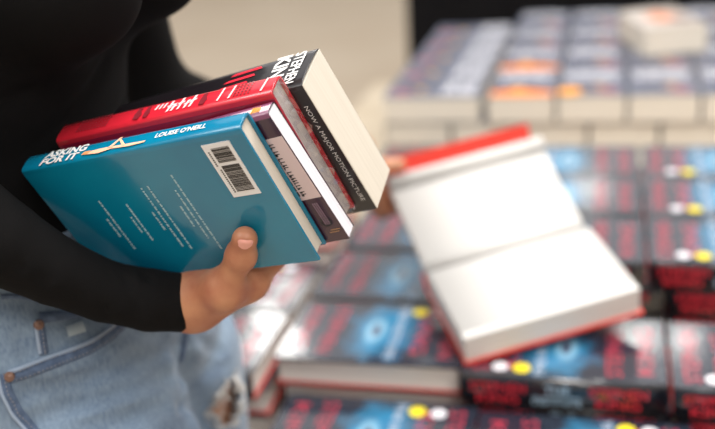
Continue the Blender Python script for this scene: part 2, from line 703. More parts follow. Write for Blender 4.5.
def paperback(artm, name='paperback_book'):
    r = empty(name)
    cov, pg = book_meshes(PL, PW, PT, .0009, dict(spine=pback, back=pback, front=artm, page=PAGEB), .0008, .001, concave=0)
    # warped covers and puffed blocks: lift the middle
    for me in (cov, pg):
        bm = bmesh.new()
        bm.from_mesh(me)
        bmesh.ops.subdivide_edges(bm, edges=[e for e in bm.edges if abs(e.verts[0].co.x - e.verts[1].co.x) > .1], cuts=5)
        bmesh.ops.subdivide_edges(bm, edges=[e for e in bm.edges if abs(e.verts[0].co.y - e.verts[1].co.y) > .08], cuts=5, use_grid_fill=True)
        for w_ in bm.verts:
            if w_.co.z > PT * .5:
                k = math.sin(PI * min(max(w_.co.y / PW, 0), 1))
                w_.co.z -= .0022 * (1 - k)
        bm.to_mesh(me)
        bm.free()
    link('cover', cov, r)
    link('page_block', pg, r)
    mb = MB()
    for (x, s, w) in ((.030, 'STEPHEN', .112), (.066, 'KING', .1)):
        v, f = text_geo(s, w, .031, .03)
        mb = MB()
        mb.add([(x - b, PW * .5 + a, PT + .0006 - .0022 * (1 - math.sin(PI * (PW * .5 + a) / PW))) for a, b in v], f)
        mb.build('author_lettering', mat('silver_ink', (214, 214, 222), .35) if 'silver_ink' not in bpy.data.materials else bpy.data.materials['silver_ink'], r)
    return r


pb_s, pb_o = paperback(art_s), paperback(art_o)
pused = set()


def pap(kind, u0, v0, ztop, ang, label, jit=None, group='pale paperback stacks'):
    src = pb_o if kind == 'o' else pb_s
    if kind in pused and ('hidden' in group or 'buried' in group):
        o = src.copy()
        COL.objects.link(o)
        for ch in src.children:
            if ch.name.split('.')[0] in ('cover', 'page_block'):
                c = ch.copy()
                COL.objects.link(c)
                c.parent = o
    elif kind in pused:
        o = copy_tree(src)
    else:
        o = src
        pused.add(kind)
    j = random.uniform(-.006, .006) if jit is None else jit
    if ang == 2:      # fore edge to the viewer
        place(o, u0 + PL, v0 + PW, ztop, PT, 2, j)
    elif ang == -1:   # tail edge to the viewer, title upright
        place(o, u0, v0 + PL, ztop, PT, -1, j)
    tag(o, label, 'book', group)
    return o


PH = .0585
Z1 = -.564
ordn = ['front', 'second', 'third', 'fourth', 'fifth', 'sixth']
for k in range(5):
    pap('s', -.462 + .003 * k, 1.955 + .1385 * k, Z1, 2, 'grey-covered paperback on top at the left end, %s from the front' % ordn[k])
colname = ['orange-banded column', 'column with the round orange sticker', 'column under the odd turned paperback', 'rightmost column', 'column past the right edge']
cu = (-.247, -.108, .031, .170, .309)
sticker_done = False
for ci, u in enumerate(cu):
    for k in range(4):
        kind = 'o' if ci == 0 and k < 2 else 's'
        o = pap(kind, u, 1.950 + .207 * k, Z1, -1, '%s paperback on top of the %s, %s from the front' % ('orange-banded' if kind == 'o' else 'slate', colname[ci], ordn[k]))
        if ci == 1 and k == 0:
            st = MB().disc(.170, .026, PT + .0004, PT + .0009, .025).build('promotion_sticker', mat('orange_sticker', (245, 160, 14), .4), o)
            st['label'] = 'large round orange sticker'
# second tier faces, staggered
pap('s', -.462, 1.957, Z1 - PH, -1, 'paperback below the left end one, first of the second layer', 0)
for k, u in enumerate((-.322, -.183, -.044, .095, .234)):
    pap('s', u, 1.957, Z1 - PH, -1, 'second-layer paperback under the front row, %s from the left' % ['second', 'third', 'fourth', 'fifth', 'sixth'][k], 0)
for k, u in enumerate((-.462, -.322, -.183, -.044, .095, .234)):
    pap('s', u, 1.957, Z1 - 2 * PH, -1, 'third-layer paperback under the front row of paperbacks', 0, 'hidden lower paperbacks')
    pap('s', u, 1.957, Z1 - 3 * PH, -1, 'bottom-layer paperback on the table under the front row', 0, 'hidden bottom paperbacks')
# the rest of the block behind stands on lower books too
for tier in (1, 2, 3):
    for u in (-.462, -.322, -.183, -.044, .095, .234):
        for v in (2.167, 2.377, 2.587):
            pap('s', u, v, Z1 - tier * PH, -1, 'paperback buried inside the block of stacks behind the front row', 0, 'paperbacks buried in the block')

# odd paperback lying on top, turned
odd = paperback(cover_art('odd_cover_art', (196, 186, 178), [(.10, .07, .06, .04, (222, 120, 60), .5, .7), (.06, .04, .03, .03, (90, 60, 60), .5, .5)], .3, .5))
for ch in list(odd.children):
    if ch.name.startswith('author'):
        bpy.data.objects.remove(ch)
odd.matrix_world = Matrix.Translation(uvz(.205, 2.285, Z1 + .0005)) @ Matrix.Rotation(-TH + PI / 2 + .28, 4, 'Z') @ Matrix.Diagonal((1.03, 1.05, 1.12, 1))
tag(odd, 'thick cream-edged paperback lying crooked on top of the others, curled orange cover', 'book')

# ------------------------------------------------------------------ the open book
g_ = np.array([.976, .187, .110]); g_ /= np.linalg.norm(g_)
s_ = np.array([.206, -.958, -.198]); s_ -= g_ * (g_ @ s_); s_ /= np.linalg.norm(s_)
n_ = np.cross(s_, g_)            # up, out of the lower page
up_ = np.array([-.215, .891, .400]); up_ -= g_ * (g_ @ up_); up_ /= np.linalg.norm(up_)
nu_ = np.cross(g_, up_)          # out of the upper page
OL, OW, OT = .234, .153, .0365
G0 = CAM + np.array([.081, 1.189, -.571])
obk = empty('open_book', mat4(g_, -s_, n_, G0))
tag(obk, 'open hardback with blank white pages and red cover, held over the stacks', 'book')
inv = np.array([g_, -s_, n_])


def L(p):
    return inv @ (np.array(p) - G0)


page_w = mat('blank_page', (208, 206, 203), .85, spec=.2)
red_cov = mat('red_cover', (226, 62, 48), .35, .3)
# lower page block, profile in (along s, along n)
mb = MB()
pr = []
K = 14
for k in range(K + 1):
    s = OW * k / K
    pr.append((s, -.006 * math.exp(-s / .010) + .0))
top = [(0, -.010)] + pr[1:]
bot = [(OW + .0005, -OT), (0.0, -OT)]
full = top + bot
vsA = [L(G0 + s_ * a + n_ * b + g_ * .002) for a, b in full]
vsB = [L(G0 + s_ * a + n_ * b + g_ * (OL - .002)) for a, b in full]
nf = len(full)
for i in range(nf):
    j = (i + 1) % nf
    side = 1 if i >= len(top) - 1 else 0
    mb.add([vsA[i], vsA[j], vsB[j], vsB[i]], [(0, 1, 2, 3)], side, i < len(top) - 2)
mb.add(vsA, [tuple(range(nf))], 1)
mb.add(vsB, [tuple(range(nf - 1, -1, -1))], 1)
mb.build('lower_page_block', [page_w, PAGEG], obk)
# upper page block: curls up at its fore edge into a pale roll
mb = MB()
pr = []
for k in range(K + 1):
    s = (OW - .004) * k / K
    pr.append((s, -.006 * math.exp(-s / .010)))
UW = OW - .004
for k in range(0, 11):
    th = -PI * .30 + PI * 1.25 * k / 10
    pr.append((UW + .0105 - .0100 * math.cos(th), .0065 + .0100 * math.sin(th)))
pr.append((UW + .018, -.010))
pr.append((0, -.016))
vsA = [L(G0 + up_ * a + nu_ * b + g_ * .002) for a, b in pr]
vsB = [L(G0 + up_ * a + nu_ * b + g_ * (OL - (.004 if a < UW else -.003))) for a, b in pr]
nf = len(pr)
for i in range(nf):
    j = (i + 1) % nf
    mb.add([vsA[i], vsA[j], vsB[j], vsB[i]], [(0, 1, 2, 3)], 0, True)
mb.add(vsA, [tuple(range(nf))], 1)
mb.add(vsB, [tuple(range(nf - 1, -1, -1))], 1)
mb.build('upper_page_block', [page_w, PAGEG], obk)
# red boards


def board(name, prof2, d1, d2, x0, x1):
    mb = MB()
    A = [L(G0 + d1 * a + d2 * b + g_ * x0) for a, b in prof2]
    B = [L(G0 + d1 * a + d2 * b + g_ * x1) for a, b in prof2]
    k = len(prof2)
    for i in range(k):
        j = (i + 1) % k
        mb.add([A[i], A[j], B[j], B[i]], [(0, 1, 2, 3)], 0)
    mb.add(A, [tuple(range(k))])
    mb.add(B, [tuple(range(k - 1, -1, -1))])
    return mb.build(name, red_cov, obk, .0006)


board('back_board', [(-.002, -OT - .0035), (OW + .004, -OT - .0035), (OW + .004, -OT), (-.002, -OT)], s_, n_, -.001, OL + .002)
board('front_board', [(0, -.0215), (UW + .030, -.019), (UW + .050, .012), (UW + .0485, .0155), (UW + .028, -.0165), (0, -.0185)], up_, nu_, .006, OL - .004)
board('spine', [(.004, -.0185), (.004, -.0215), (-.018, -.032), (-.004, -.0405), (.0, -.036), (-.011, -.030)], up_, nu_, -.002, OL)

# ------------------------------------------------------------------ the held stack
SA = np.array([.8953, -.3903, .2147]); SA /= np.linalg.norm(SA)
SB = np.array([.3312, .2609, -.9068]); SB -= SA * (SA @ SB); SB /= np.linalg.norm(SB)
SCc = np.cross(SA, SB)
SO = CAM + np.array([-.0764, .6591, -.1977])


def S(a, b, c):
    return SO + SA * a + SB * b + SCc * c


def held(L_, da, db, phi, c):
    X = SA * math.cos(phi) + SB * math.sin(phi)
    Y = -SA * math.sin(phi) + SB * math.cos(phi)
    return mat4(X, Y, SCc, S(da, db, c) - X * L_)


held_group = None
# 1 blue-green book
teal = mat('teal_cover', (8, 128, 160), .2, .5, noise=(9, (4, 108, 144), 1), bump=(14, .15, .004))
C0 = dict(spine=teal, back=teal, front=teal, page=PAGE)
TL, TW, TT = .205, .135, .0193
bk = empty('hardback_book', held(TL, 0, 0, 0, 0))
tag(bk, 'teal book nearest us in the held stack, barcode label on its back cover', 'book')
cov, pg = book_meshes(TL, TW, TT, .0022, C0, .0025, .002, .0004)
link('cover', cov, bk)
link('page_block', pg, bk)
mb = MB()
put_text(mb, 'ASKING', .042, .0078, (TL - .1635, -.0004, .0128), (1, 0, 0), (0, 0, 1), 0, .035, .12)
put_text(mb, 'FOR IT', .037, .0078, (TL - .1665, -.0004, .0045), (1, 0, 0), (0, 0, 1), 0, .035, .12)
mb.build('title_lettering', WHITE, bk)
mb = MB()
put_text(mb, "LOUISE O'NEILL", .045, .0052, (TL - .0535, -.0004, .0095), (1, 0, 0), (0, 0, 1), 0, .02, .1)
mb.build('author_lettering', WHITE, bk)
# reclining doll-like figure printed on the spine
skinprint = mat('skin_tone_print', (240, 186, 154), .4)
mb = MB()
X0 = TL - .1383
for poly in ([(0, .002), (.012, .001), (.024, .0035), (.023, .0062), (.012, .0062), (.003, .0056)],
             [(.018, .004), (.026, .0155), (.0285, .0155), (.022, .004)],
             [(.026, .0155), (.0365, .0042), (.0335, .0035), (.0265, .0125)],
             [(.022, .0035), (.040, .0022), (.054, .0032), (.055, .0050), (.040, .0055), (.024, .0060)]):
    put_poly(mb, poly, (X0, -.0005, .0008), (1, 0, 0), (0, 0, 1))
mb.build('figure_print', skinprint, bk)
mb = MB()
put_poly(mb, [(-.006, .003), (.001, .002), (.002, .0065), (-.004, .0062)], (X0, -.0005, .0008), (1, 0, 0), (0, 0, 1))
mb.build('hair_print', mat('orange_hair_print', (222, 150, 96), .4), bk)
# lines of small back cover print, running away from the spine
mb = MB()
for (a, b0, b1) in ((-.155, .0425, .0986), (-.160, .0617, .0823), (-.1326, .050, .0916), (-.137, .0635, .0816), (-.1095, .0372, .1023), (-.103, .0363, .1046),
                    (-.1148, .0621, .0819), (-.0768, .030, .1112), (-.0819, .0446, .0966), (-.087, .0605, .0824)):
    y = b0
    while y < b1:
        w = random.uniform(.0015, .0055)
        w = min(w, b1 - y)
        x = TL + a
        q = y
        while q < y + w - .0004:
            mb.box(x - .0006 + random.uniform(-.0002, .0), x + .0006 + random.uniform(0, .0003), q, q + .0006, -.0003, -.0001)
            q += .00085
        y += w + .0009
mb.build('blurb_lettering', mat('pale_blurb_ink', (176, 206, 214), .4), bk)
# white barcode label
lab = MB().box(TL - .0375, TL - .0135, .0093, .0602, -.0005, -.0001).build('barcode_label', mat('label_paper', (236, 236, 238), .45), bk)
lab['label'] = 'white label with a black barcode'
mb = MB()
y = .0135
rb = random.Random(3)
for seg0, seg1 in ((.0135, .0270), (.0300, .0555)):
    y = seg0
    while y < seg1:
        w = rb.choice((.0003, .0005, .0009))
        mb.box(TL - .0315, TL - .0165, y, min(y + w, seg1), -.0008, -.0005)
        y += w + rb.choice((.0003, .0005, .0007))
for (x, y0, y1) in ((TL - .0345, .016, .030), (TL - .0335, .033, .056)):
    y = y0
    while y < y1:
        mb.box(x - .0006, x + .0006, y, y + .0009, -.0008, -.0005)
        y += .0018
mb.build('barcode', BLACKP, lab)

# 2 purple paperback
purple = mat('purple_cover', (62, 30, 50), .25, .6, bump=(30, .1, .002))
c2 = .0193 + .0012
PUL, PUW, PUT = .198, .129, .0145
bk2 = empty('paperback_book', held(PUL, .0125, .0063, -.0573, c2))
tag(bk2, 'purple paperback with white page edges, second in the held stack', 'book')
cov, pg = book_meshes(PUL, PUW, PUT, .0006, dict(spine=mat('mauve_spine', (120, 66, 96), .25, .6), back=purple, front=purple, page=PAGEW), .0004, .001, concave=0)
link('cover', cov, bk2)
link('page_block', pg, bk2)
pan = MB().box(PUL - .05, PUL - .0006, .022, .083, -.0003, -.0001).build('printed_panel', mat('pale_panel', (222, 200, 202), .35, .5), bk2)
pan['label'] = 'pale panel with dark lettering'
mb = MB()
yy = .027
while yy < .078:
    w_ = random.uniform(.0012, .0026)
    mb.box(PUL - .0150, PUL - .0110, yy, yy + .0007, -.0005, -.0003)
    mb.box(PUL - .0150, PUL - .0143 + random.choice((0, .0012)), yy, yy + w_, -.0005, -.0003)
    yy += w_ + random.choice((.0008, .0008, .0022))
for k in range(2):
    for j in range(9):
        mb.box(PUL - .018 - .005 * k, PUL - .0165 - .005 * k, .03 + j * .0055, .0345 + j * .0055, -.0005, -.0003)
mb.build('panel_lettering', BLACKP, pan)
mb = MB()
for k in range(3):
    for j in range(11):
        mb.box(PUL - .008 - .0018 * k, PUL - .0074 - .0018 * k, .088 + j * .0021, .0896 + j * .0021, -.0003, -.0001)
mb.build('small_lettering', mat('mauve_ink', (168, 140, 160), .4), bk2)
mb = MB()
for k in range(20):
    a0, a1 = 2 * PI * k / 20, 2 * PI * (k + 1) / 20
    put_poly(mb, [(.0048 * math.cos(a0), .0048 * math.sin(a0)), (.0048 * math.cos(a1), .0048 * math.sin(a1)), (.0034 * math.cos(a1), .0034 * math.sin(a1)), (.0034 * math.cos(a0), .0034 * math.sin(a0))], (PUL - .010, .108, -.0002), (1, 0, 0), (0, 1, 0))
mb.build('emblem', BLACKP, bk2)
mb = MB()
mb.box(PUL - .0105, PUL - .0022, .1165, .1173, -.0003, -.0001)
mb.box(PUL - .0125, PUL - .0040, .1188, .1196, -.0003, -.0001)
mb.build('gold_mark', mat('gold_ink', (170, 130, 92), .4), bk2)
mb = MB()
for k in range(4):
    put_poly(mb, [(0, 0), (.0016, .0002), (.0022, .006 - k * .0008), (.0004, .007)], (PUL - .016 + k * .0021, -.0004, .003), (1, 0, 0), (0, 0, 1))
mb.build('spine_mark', mat('orange_ink', (232, 150, 70), .4), bk2)

# 3 red hardback in crumpled clear film
c3 = c2 + PUT + .0004
RL, RW, RT = .205, .135, .0222
redc = mat('red_book_cover', (204, 36, 52), .26, .7, bump=(40, .1, .002))
redside = mat('crimson_board', (150, 18, 52), .3, .6)
bk3 = empty('hardback_book', held(RL, .0134, -.0005, -.0118, c3))
tag(bk3, 'red book with a patterned spine, third in the held stack, between purple and black', 'book')
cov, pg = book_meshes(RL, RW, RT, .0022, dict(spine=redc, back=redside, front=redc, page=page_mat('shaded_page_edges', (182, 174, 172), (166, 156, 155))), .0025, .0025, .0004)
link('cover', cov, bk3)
link('page_block', pg, bk3)
darkred = mat('dark_red_print', (122, 34, 44), .35, .4)
pinkink = mat('pink_white_ink', (240, 200, 204), .4)
mb = MB()
for (x0, x1) in ((RL - .185, RL - .150), (RL - .035, RL - .016)):
    nx_ = int((x1 - x0) / .0032)
    for i in range(nx_):
        for j in range(5):
            cx, cz = x0 + (i + .5) * .0032, .0035 + (j + .5) * .0032
            put_poly(mb, [(-.0012, 0), (0, -.0012), (.0012, 0), (0, .0012)], (cx, -.0004, cz), (1, 0, 0), (0, 0, 1))
# small figure silhouettes
for cx, sc in ((RL - .124, 1.0), (RL - .115, .8), (RL - .062, .9)):
    put_poly(mb, [(-.003 * sc, .0), (.002 * sc, -.001), (.004 * sc, .005), (.0015 * sc, .009), (.002 * sc, .013), (-.002 * sc, .013), (-.0035 * sc, .006)], (cx, -.0004, .004), (1, 0, 0), (0, 0, 1))
mb.build('spine_pattern', darkred, bk3)['kind'] = 'stuff'
mb = MB()
for cx in (RL - .1075, RL - .1035, RL - .0995):
    put_poly(mb, [(-.001, 0), (.0008, 0), (.0022, .006), (.0004, .006)], (cx, -.0004, .010), (1, 0, 0), (0, 0, 1))
for i, cx in enumerate((RL - .094, RL - .090, RL - .084, RL - .078, RL - .073)):
    hgt = (.013, .009, .014, .010, .014)[i]
    put_poly(mb, [(-.0011, 0), (.0010, .0003), (.0028, hgt), (.0002, hgt - .0006)], (cx, -.0004, .004), (1, 0, 0), (0, 0, 1))
    put_poly(mb, [(-.002, hgt * .45), (.004, hgt * .55), (.004, hgt * .68), (-.002, hgt * .58)], (cx, -.00045, .004), (1, 0, 0), (0, 0, 1))
for cx in (RL - .0475, RL - .0375, RL - .0095):
    put_poly(mb, [(-.0009, 0), (.0009, 0), (.0024, .015), (.0006, .015)], (cx, -.0004, .0035), (1, 0, 0), (0, 0, 1))
mb.build('title_lettering', pinkink, bk3)
# crumpled clear film standing off the head edge
film = mat('clear_film', (236, 236, 240), .12)
_nt, _b, _tc = nodes_of(film)
_tr, _gl, _mx = (_nt.nodes.new(k) for k in ('ShaderNodeBsdfTransparent', 'ShaderNodeBsdfGlossy', 'ShaderNodeMixShader'))
_gl.inputs['Roughness'].default_value = .15
_mx.inputs[0].default_value = .12
_nt.links.new(_tr.outputs[0], _mx.inputs[1]); _nt.links.new(_gl.outputs[0], _mx.inputs[2])
_nt.links.new(_mx.outputs[0], _nt.nodes['Material Output'].inputs['Surface'])
mb = MB()
nU, nV = 26, 5
for e_ in range(1):
    g = []
    for i in range(nU + 1):
        for j in range(nV + 1):
            y, z = RW * i / nU, RT * (.05 + .9 * j / nV)
            g.append((RL + .0010 + .0022 * abs(rng.normal()) * (.3 + math.sin(PI * j / nV)), y, z))
    fs = [(i * (nV + 1) + j, (i + 1) * (nV + 1) + j, (i + 1) * (nV + 1) + j + 1, i * (nV + 1) + j + 1) for i in range(nU) for j in range(nV)]
    mb.add(g, fs)
fo = mb.build('film_wrap', film, bk3)
sm = fo.modifiers.new('s', 'SOLIDIFY')
sm.thickness = .0002

# 4 thick black paperback
c4 = c3 + RT + .0005
KL, KW, KT = .198, .129, .048
blackc = mat('black_paperback_cover', (24, 20, 24), .3, .5, bump=(40, .1, .002))
bk4 = empty('paperback_book', held(KL, .0243, .0123, -.0533, c4))
tag(bk4, 'very thick black paperback with cream page edges, rearmost of the held stack', 'book')
cov, pg = book_meshes(KL, KW, KT, .0007, dict(spine=blackc, back=blackc, front=blackc, page=PAGE), -.0003, .0015, .0003, concave=0)
link('cover', cov, bk4)
link('page_block', pg, bk4)
mb = MB()
put_text(mb, 'NOW A MAJOR MOTION PICTURE', .098, .0047, (KL - .0068, .069, -.0003), (0, 1, 0), (1, 0, 0), 0, -.005)
mb.build('cover_lettering', WHITE, bk4)
mb = MB()
put_text(mb, 'STEPHEN', .040, .0105, (KL - .0125, -.0005, KT * .5), (0, 0, -1), (1, 0, 0), 0, .015)
put_text(mb, 'KING', .040, .0145, (KL - .0275, -.0005, KT * .5), (0, 0, -1), (1, 0, 0), 0, .03)
mb.build('author_lettering', WHITE, bk4)
mb = MB()
for k in range(3):
    put_poly(mb, [(0, 0), (.03, .001), (.028, .004), (.004, .003)], (KL - .085 + k * .004, -.0005, .020 + k * .008), (1, 0, 0), (0, 0, 1))
mb.build('spine_print', RED_INK, bk4)

# ------------------------------------------------------------------ the person
YAW = math.radians(-17)
BF = np.array([math.cos(YAW), math.sin(YAW), 0])       # forward
BL = np.array([-math.sin(YAW), math.cos(YAW), 0])      # her left
PC = np.array([-.266, .868, 0])


def B(f, l, z):
    """a point in the person's own frame: forward, left, height below the camera"""
    return PC + BF * f + BL * l + np.array([0, 0, CAMZ + z])


def profile_torso(P, tab):
    X, Y, Z = P[0] - PC[0], P[1] - PC[1], P[2] - CAMZ
    fq = X * BF[0] + Y * BF[1]
    lq = X * BL[0] + Y * BL[1]
    zs = [t[0] for t in tab]
    a, b, cf, cl = (np.interp(Z, zs, [t[i] for t in tab]).astype(np.float32) for i in (1, 2, 3, 4))
    q = np.sqrt(((lq - cl) / a) ** 2 + ((fq - cf) / b) ** 2 + 1e-9)
    d = (q - 1) * np.minimum(a, b)
    d = smax(d, Z - (zs[-1]), .03)
    d = smax(d, zs[0] - Z, .03)
    return d


#        z      half-width half-depth centre-forward centre-left
TORSO = [(-.66, .08, .055, -.02, 0), (-.60, .11, .070, -.02, 0), (-.55, .140, .086, -.015, 0), (-.48, .165, .100, -.012, 0), (-.42, .160, .093, -.016, 0), (-.36, .138, .077, -.027, 0),
         (-.30, .124, .077, -.033, 0), (-.24, .124, .082, -.035, 0), (-.18, .135, .092, -.035, 0), (-.12, .146, .100, -.035, 0), (-.05, .158, .098, -.04, 0),
         (.01, .150, .080, -.045, 0), (.05, .110, .060, -.05, 0)]
SHR, SHL = B(-.045, -.165, -.03), B(-.03, .165, -.03)
ELR = at(-95, 178, .745)
FMR = at(0, 241, .765)
ARM = [at(55, 270, .782), at(105, 291, .800), at(150, 300, .812)]
WRR = at(190, 303, .822)
ELL = at(150, 90, 1.16)
FML = at(188, 107, 1.206)
WRL = at(355, 152, 1.395)
HIPR, HIPL = B(.022, -.085, -.53), B(.002, .090, -.54)
KNR, KNL = B(.20, -.075, -.92), B(.002, .105, -.96)
ANR, ANL = B(-.02, -.10, -1.37), B(-.01, .11, -1.37)
HEAD = B(0, 0, .215)


def wav(P, d, amp, seed, k=1.0):
    r = np.random.default_rng(seed)
    out = 0
    for _ in range(6):
        w = r.normal(size=3)
        w = w / np.linalg.norm(w) * r.uniform(25, 60) * k
        out = out + np.sin(P[0] * w[0] + P[1] * w[1] + P[2] * w[2] + r.uniform(0, 6))
    return d + out * amp / 6


def crease(P, d, a, b, w, dep):
    """a fold: valley (dep > 0) or ridge (dep < 0) along a segment"""
    q = cone(P, a, b, 0, 0)
    return d + dep * np.exp(-(q / w) ** 2)


def breasts(P, r):
    d = None
    for l in (-.065, .065):
        c = B(.080, l, -.108)
        q = ball(P, c, r)
        d = q if d is None else smin(d, q, .03)
    return d


def body_fn(P):
    d = profile_torso(P, [(z, a - (.010 if z < -.38 else 0), b - (.012 if z < -.38 else 0), cf, cl) for z, a, b, cf, cl in TORSO])
    d = smin(d, breasts(P, .045), .03)
    d = smin(d, cone(P, B(-.05, 0, .02), B(-.03, 0, .13), .055, .047), .04)
    for s, sh, el, wr in ((-1, SHR, ELR, FMR), (1, SHL, ELL, WRL)):
        d = smin(d, cone(P, B(-.05, s * .06, .02), sh, .055, .05), .04)
        d = smin(d, chain(P, [sh, el], [.042, .031], .02), .02)
        if s > 0:
            d = smin(d, chain(P, [el, FML, wr], [.031, .028, .022], .02), .012)
        else:
            d = smin(d, chain(P, [el, wr], [.031, .024], .02), .012)
    for h, k, a, s in ((HIPR, KNR, ANR, -1), (HIPL, KNL, ANL, 1)):
        d = smin(d, chain(P, [h, k, a], [.080 if s < 0 else .087, .058 if s < 0 else .064, .036], .03), .02)
        d = smin(d, cone(P, (k + a) / 2 + BF * -.010 + Z_ * .08, (k + a) / 2 + Z_ * .0, .046, .044), .03)
        ft = a + BF * .14 + np.array([0, 0, -.055])
        d = smin(d, cone(P, a + np.array([0, 0, -.03]) - BF * .02, ft, .035, .022), .03)
    # head
    d = smin(d, ball(P, HEAD, .1, (BF, BL, Z_), (.092, .074, .112)), .02)
    d = smin(d, ball(P, HEAD + BF * .03 - Z_ * .07, .05, (BF, BL, Z_), (.055, .05, .05)), .03)
    d = smin(d, cone(P, HEAD + BF * .088 + Z_ * .005, HEAD + BF * .108 - Z_ * .03, .008, .013), .012)
    d = smin(d, cone(P, HEAD + BF * .088 - BL * .016 - Z_ * .062, HEAD + BF * .088 + BL * .016 - Z_ * .062, .008, .008), .008)
    for s in (-1, 1):
        d = smax(d, -ball(P, HEAD + BF * .094 + BL * .031 * s + Z_ * .012, .014), .012)
        d = smin(d, ball(P, HEAD + BL * .076 * s - Z_ * .01, .02, (BF, BL, Z_), (.018, .008, .03)), .006)
    return d


# right hand in the frame of the held stack
def hand_right(P):
    wr = WRR
    palm = [S(-.078, .1545, .010), S(-.082, .1585, .031), S(-.090, .1605, .050), S(-.101, .1620, .066)]
    d = chain(P, [ARM[0], ARM[1], ARM[2], wr], (.022, .020, .0195, .0198), .004)
    d = smin(d, cone(P, wr, wr * .55 + palm[1] * .45, .0195, .0175), .012)
    for p, r in zip(palm, (.0145, .0145, .0135, .0125)):
        d = smin(d, cone(P, wr + (p - wr) * .12, p, .0165, r), .010)
    fingers = [
        ([palm[0], S(-.060, .1610, .046), S(-.050, .1640, .070), S(-.044, .162, .088)], (.0125, .0098, .0088, .0076)),
        ([palm[1], S(-.064, .1645, .074), S(-.056, .1655, .105), S(-.053, .150, .1225)], (.0125, .0098, .0088, .0078)),
        ([palm[2], S(-.076, .1650, .090), S(-.070, .164, .116), S(-.068, .143, .1235)], (.0120, .0095, .0085, .0075)),
        ([palm[3], S(-.090, .1645, .097), S(-.086, .162, .118), S(-.084, .145, .1225)], (.0110, .0085, .0076, .0068))]
    for pts, rs in fingers:
        d = smin(d, chain(P, pts, rs, .003), .006)
    th = [S(-.121, .157, -.010), S(-.0840, .137, -.0175), S(-.0540, .1090, -.0115), S(-.0425, .0935, -.0104)]
    d = smin(d, chain(P, th, (.0165, .0122, .0104, .0098), .008), .018)
    d = smin(d, ball(P, th[2], .0114), .004)
    tq = th[3] - th[2]; tq = tq / np.linalg.norm(tq)
    sq = np.cross(tq, SCc); bk_ = -SCc
    for o_ in (-.0030, -.0008, .0016):
        cc = th[2] + tq * o_ + bk_ * .0108
        d = crease(P, d, cc + sq * .0065, cc - sq * .0065, .0011, .0005)
    d = smin(d, cone(P, wr, th[1], .0175, .0128), .016)
    d = smin(d, cone(P, palm[0], th[1], .0125, .0115), .012)
    # web between thumb and index
    d = smin(d, cone(P, S(-.098, .152, -.008), S(-.082, .158, .004), .012, .012), .012)
    return d


def hand_left(P):
    w = WRL
    A = lambda a, b, c: G0 + g_ * a + up_ * b + nu_ * c
    kn = [A(-.010, .192, -.030), A(-.010, .180, -.036), A(-.010, .168, -.040), A(-.012, .158, -.043)]
    d = cone(P, ELL * .3 + w * .7, w, .027, .0225)
    for k_ in kn:
        d = smin(d, cone(P, w, k_, .02, .0135), .014)
    for i, k_ in enumerate(kn):
        b = .186 - .0125 * i
        ln = (.038, .042, .038, .030)[i]
        pts = [k_, A(.012, b, -.0385), A(.012 + ln * .5, b - .003, -.0375), A(.012 + ln, b - .005, -.0345)]
        d = smin(d, chain(P, pts, (.0105, .0085, .0078, .0070), .003), .004)
    th = [w + (kn[0] - w) * .4, A(-.026, .176, .006), A(.002, .172, .0290), A(.022, .168, .0290)]
    d = smin(d, chain(P, th, (.017, .0135, .0115, .0095), .006), .01)
    return d


skin = mat('skin', (188, 132, 98), .46, noise=(38, (164, 102, 76), 1), bump=(500, .12, .0006), sss=.08)
nt, b_, _ = nodes_of(skin)
pts_all = np.array([SHR, SHL, ELR, ELL, HIPR, HIPL, KNR, KNL, ANR, ANL, HEAD, WRL])
lo, hi = pts_all.min(0) - .14, pts_all.max(0) + .14
lo[2] = -.002
body_parts = [sdf_mesh(body_fn, lo, hi, .006)]
hp = np.array([ARM[0], WRR, S(-.04, .09, -.02), S(-.04, .17, .13), S(-.1, .17, .13), S(-.12, .18, -.02)])
body_parts.append(sdf_mesh(hand_right, hp.min(0) - .034, hp.max(0) + .034, .0012))
hp = np.array([WRL, ELL * .3 + WRL * .7, G0 + up_ * .18 - nu_ * .04, G0 + g_ * .07 + up_ * .16])
body_parts.append(sdf_mesh(hand_left, hp.min(0) - .035, hp.max(0) + .035, .0025))
person = link('person', np_mesh('person', body_parts, skin))
tag(person, 'person in black long-sleeved top and light blue jeans holding books and an open book', 'person')

# nail on the right thumb
nail_m = mat('nail', (226, 160, 146), .28, .3)
tn = S(-.0465, .0925, -.0196)
tdir = S(-.0425, .0935, 0) - S(-.0540, .1090, 0)
tdir /= np.linalg.norm(tdir)
no = -SCc * .9 + SA * .42
no -= tdir * (no @ tdir)
no /= np.linalg.norm(no)
sd = np.cross(tdir, no)
mb = MB()
vs, fs = [], []
na, nb = 14, 6
for i in range(nb + 1):
    rr_ = i / nb
    for k in range(na):
        th_ = 2 * PI * k / na
        c_, s2 = math.cos(th_), math.sin(th_)
        a = math.copysign(abs(c_) ** .7, c_) * rr_ * .0064
        b = math.copysign(abs(s2) ** .7, s2) * rr_ * .0062
        hgt = -(b / .0062) ** 2 * .0026 - (a / .0068) ** 2 * .0005 - (.0014 if i == nb else 0)
        vs.append(S(-.0420, .0925, -.0104) + no * (.0100 + hgt) + tdir * (a + .001) + sd * b)
for i in range(nb):
    for k in range(na):
        fs.append((i * na + k, i * na + (k + 1) % na, (i + 1) * na + (k + 1) % na, (i + 1) * na + k))
mb.add(vs, fs, 0, True)
nl = mb.build('thumbnail', nail_m, person)

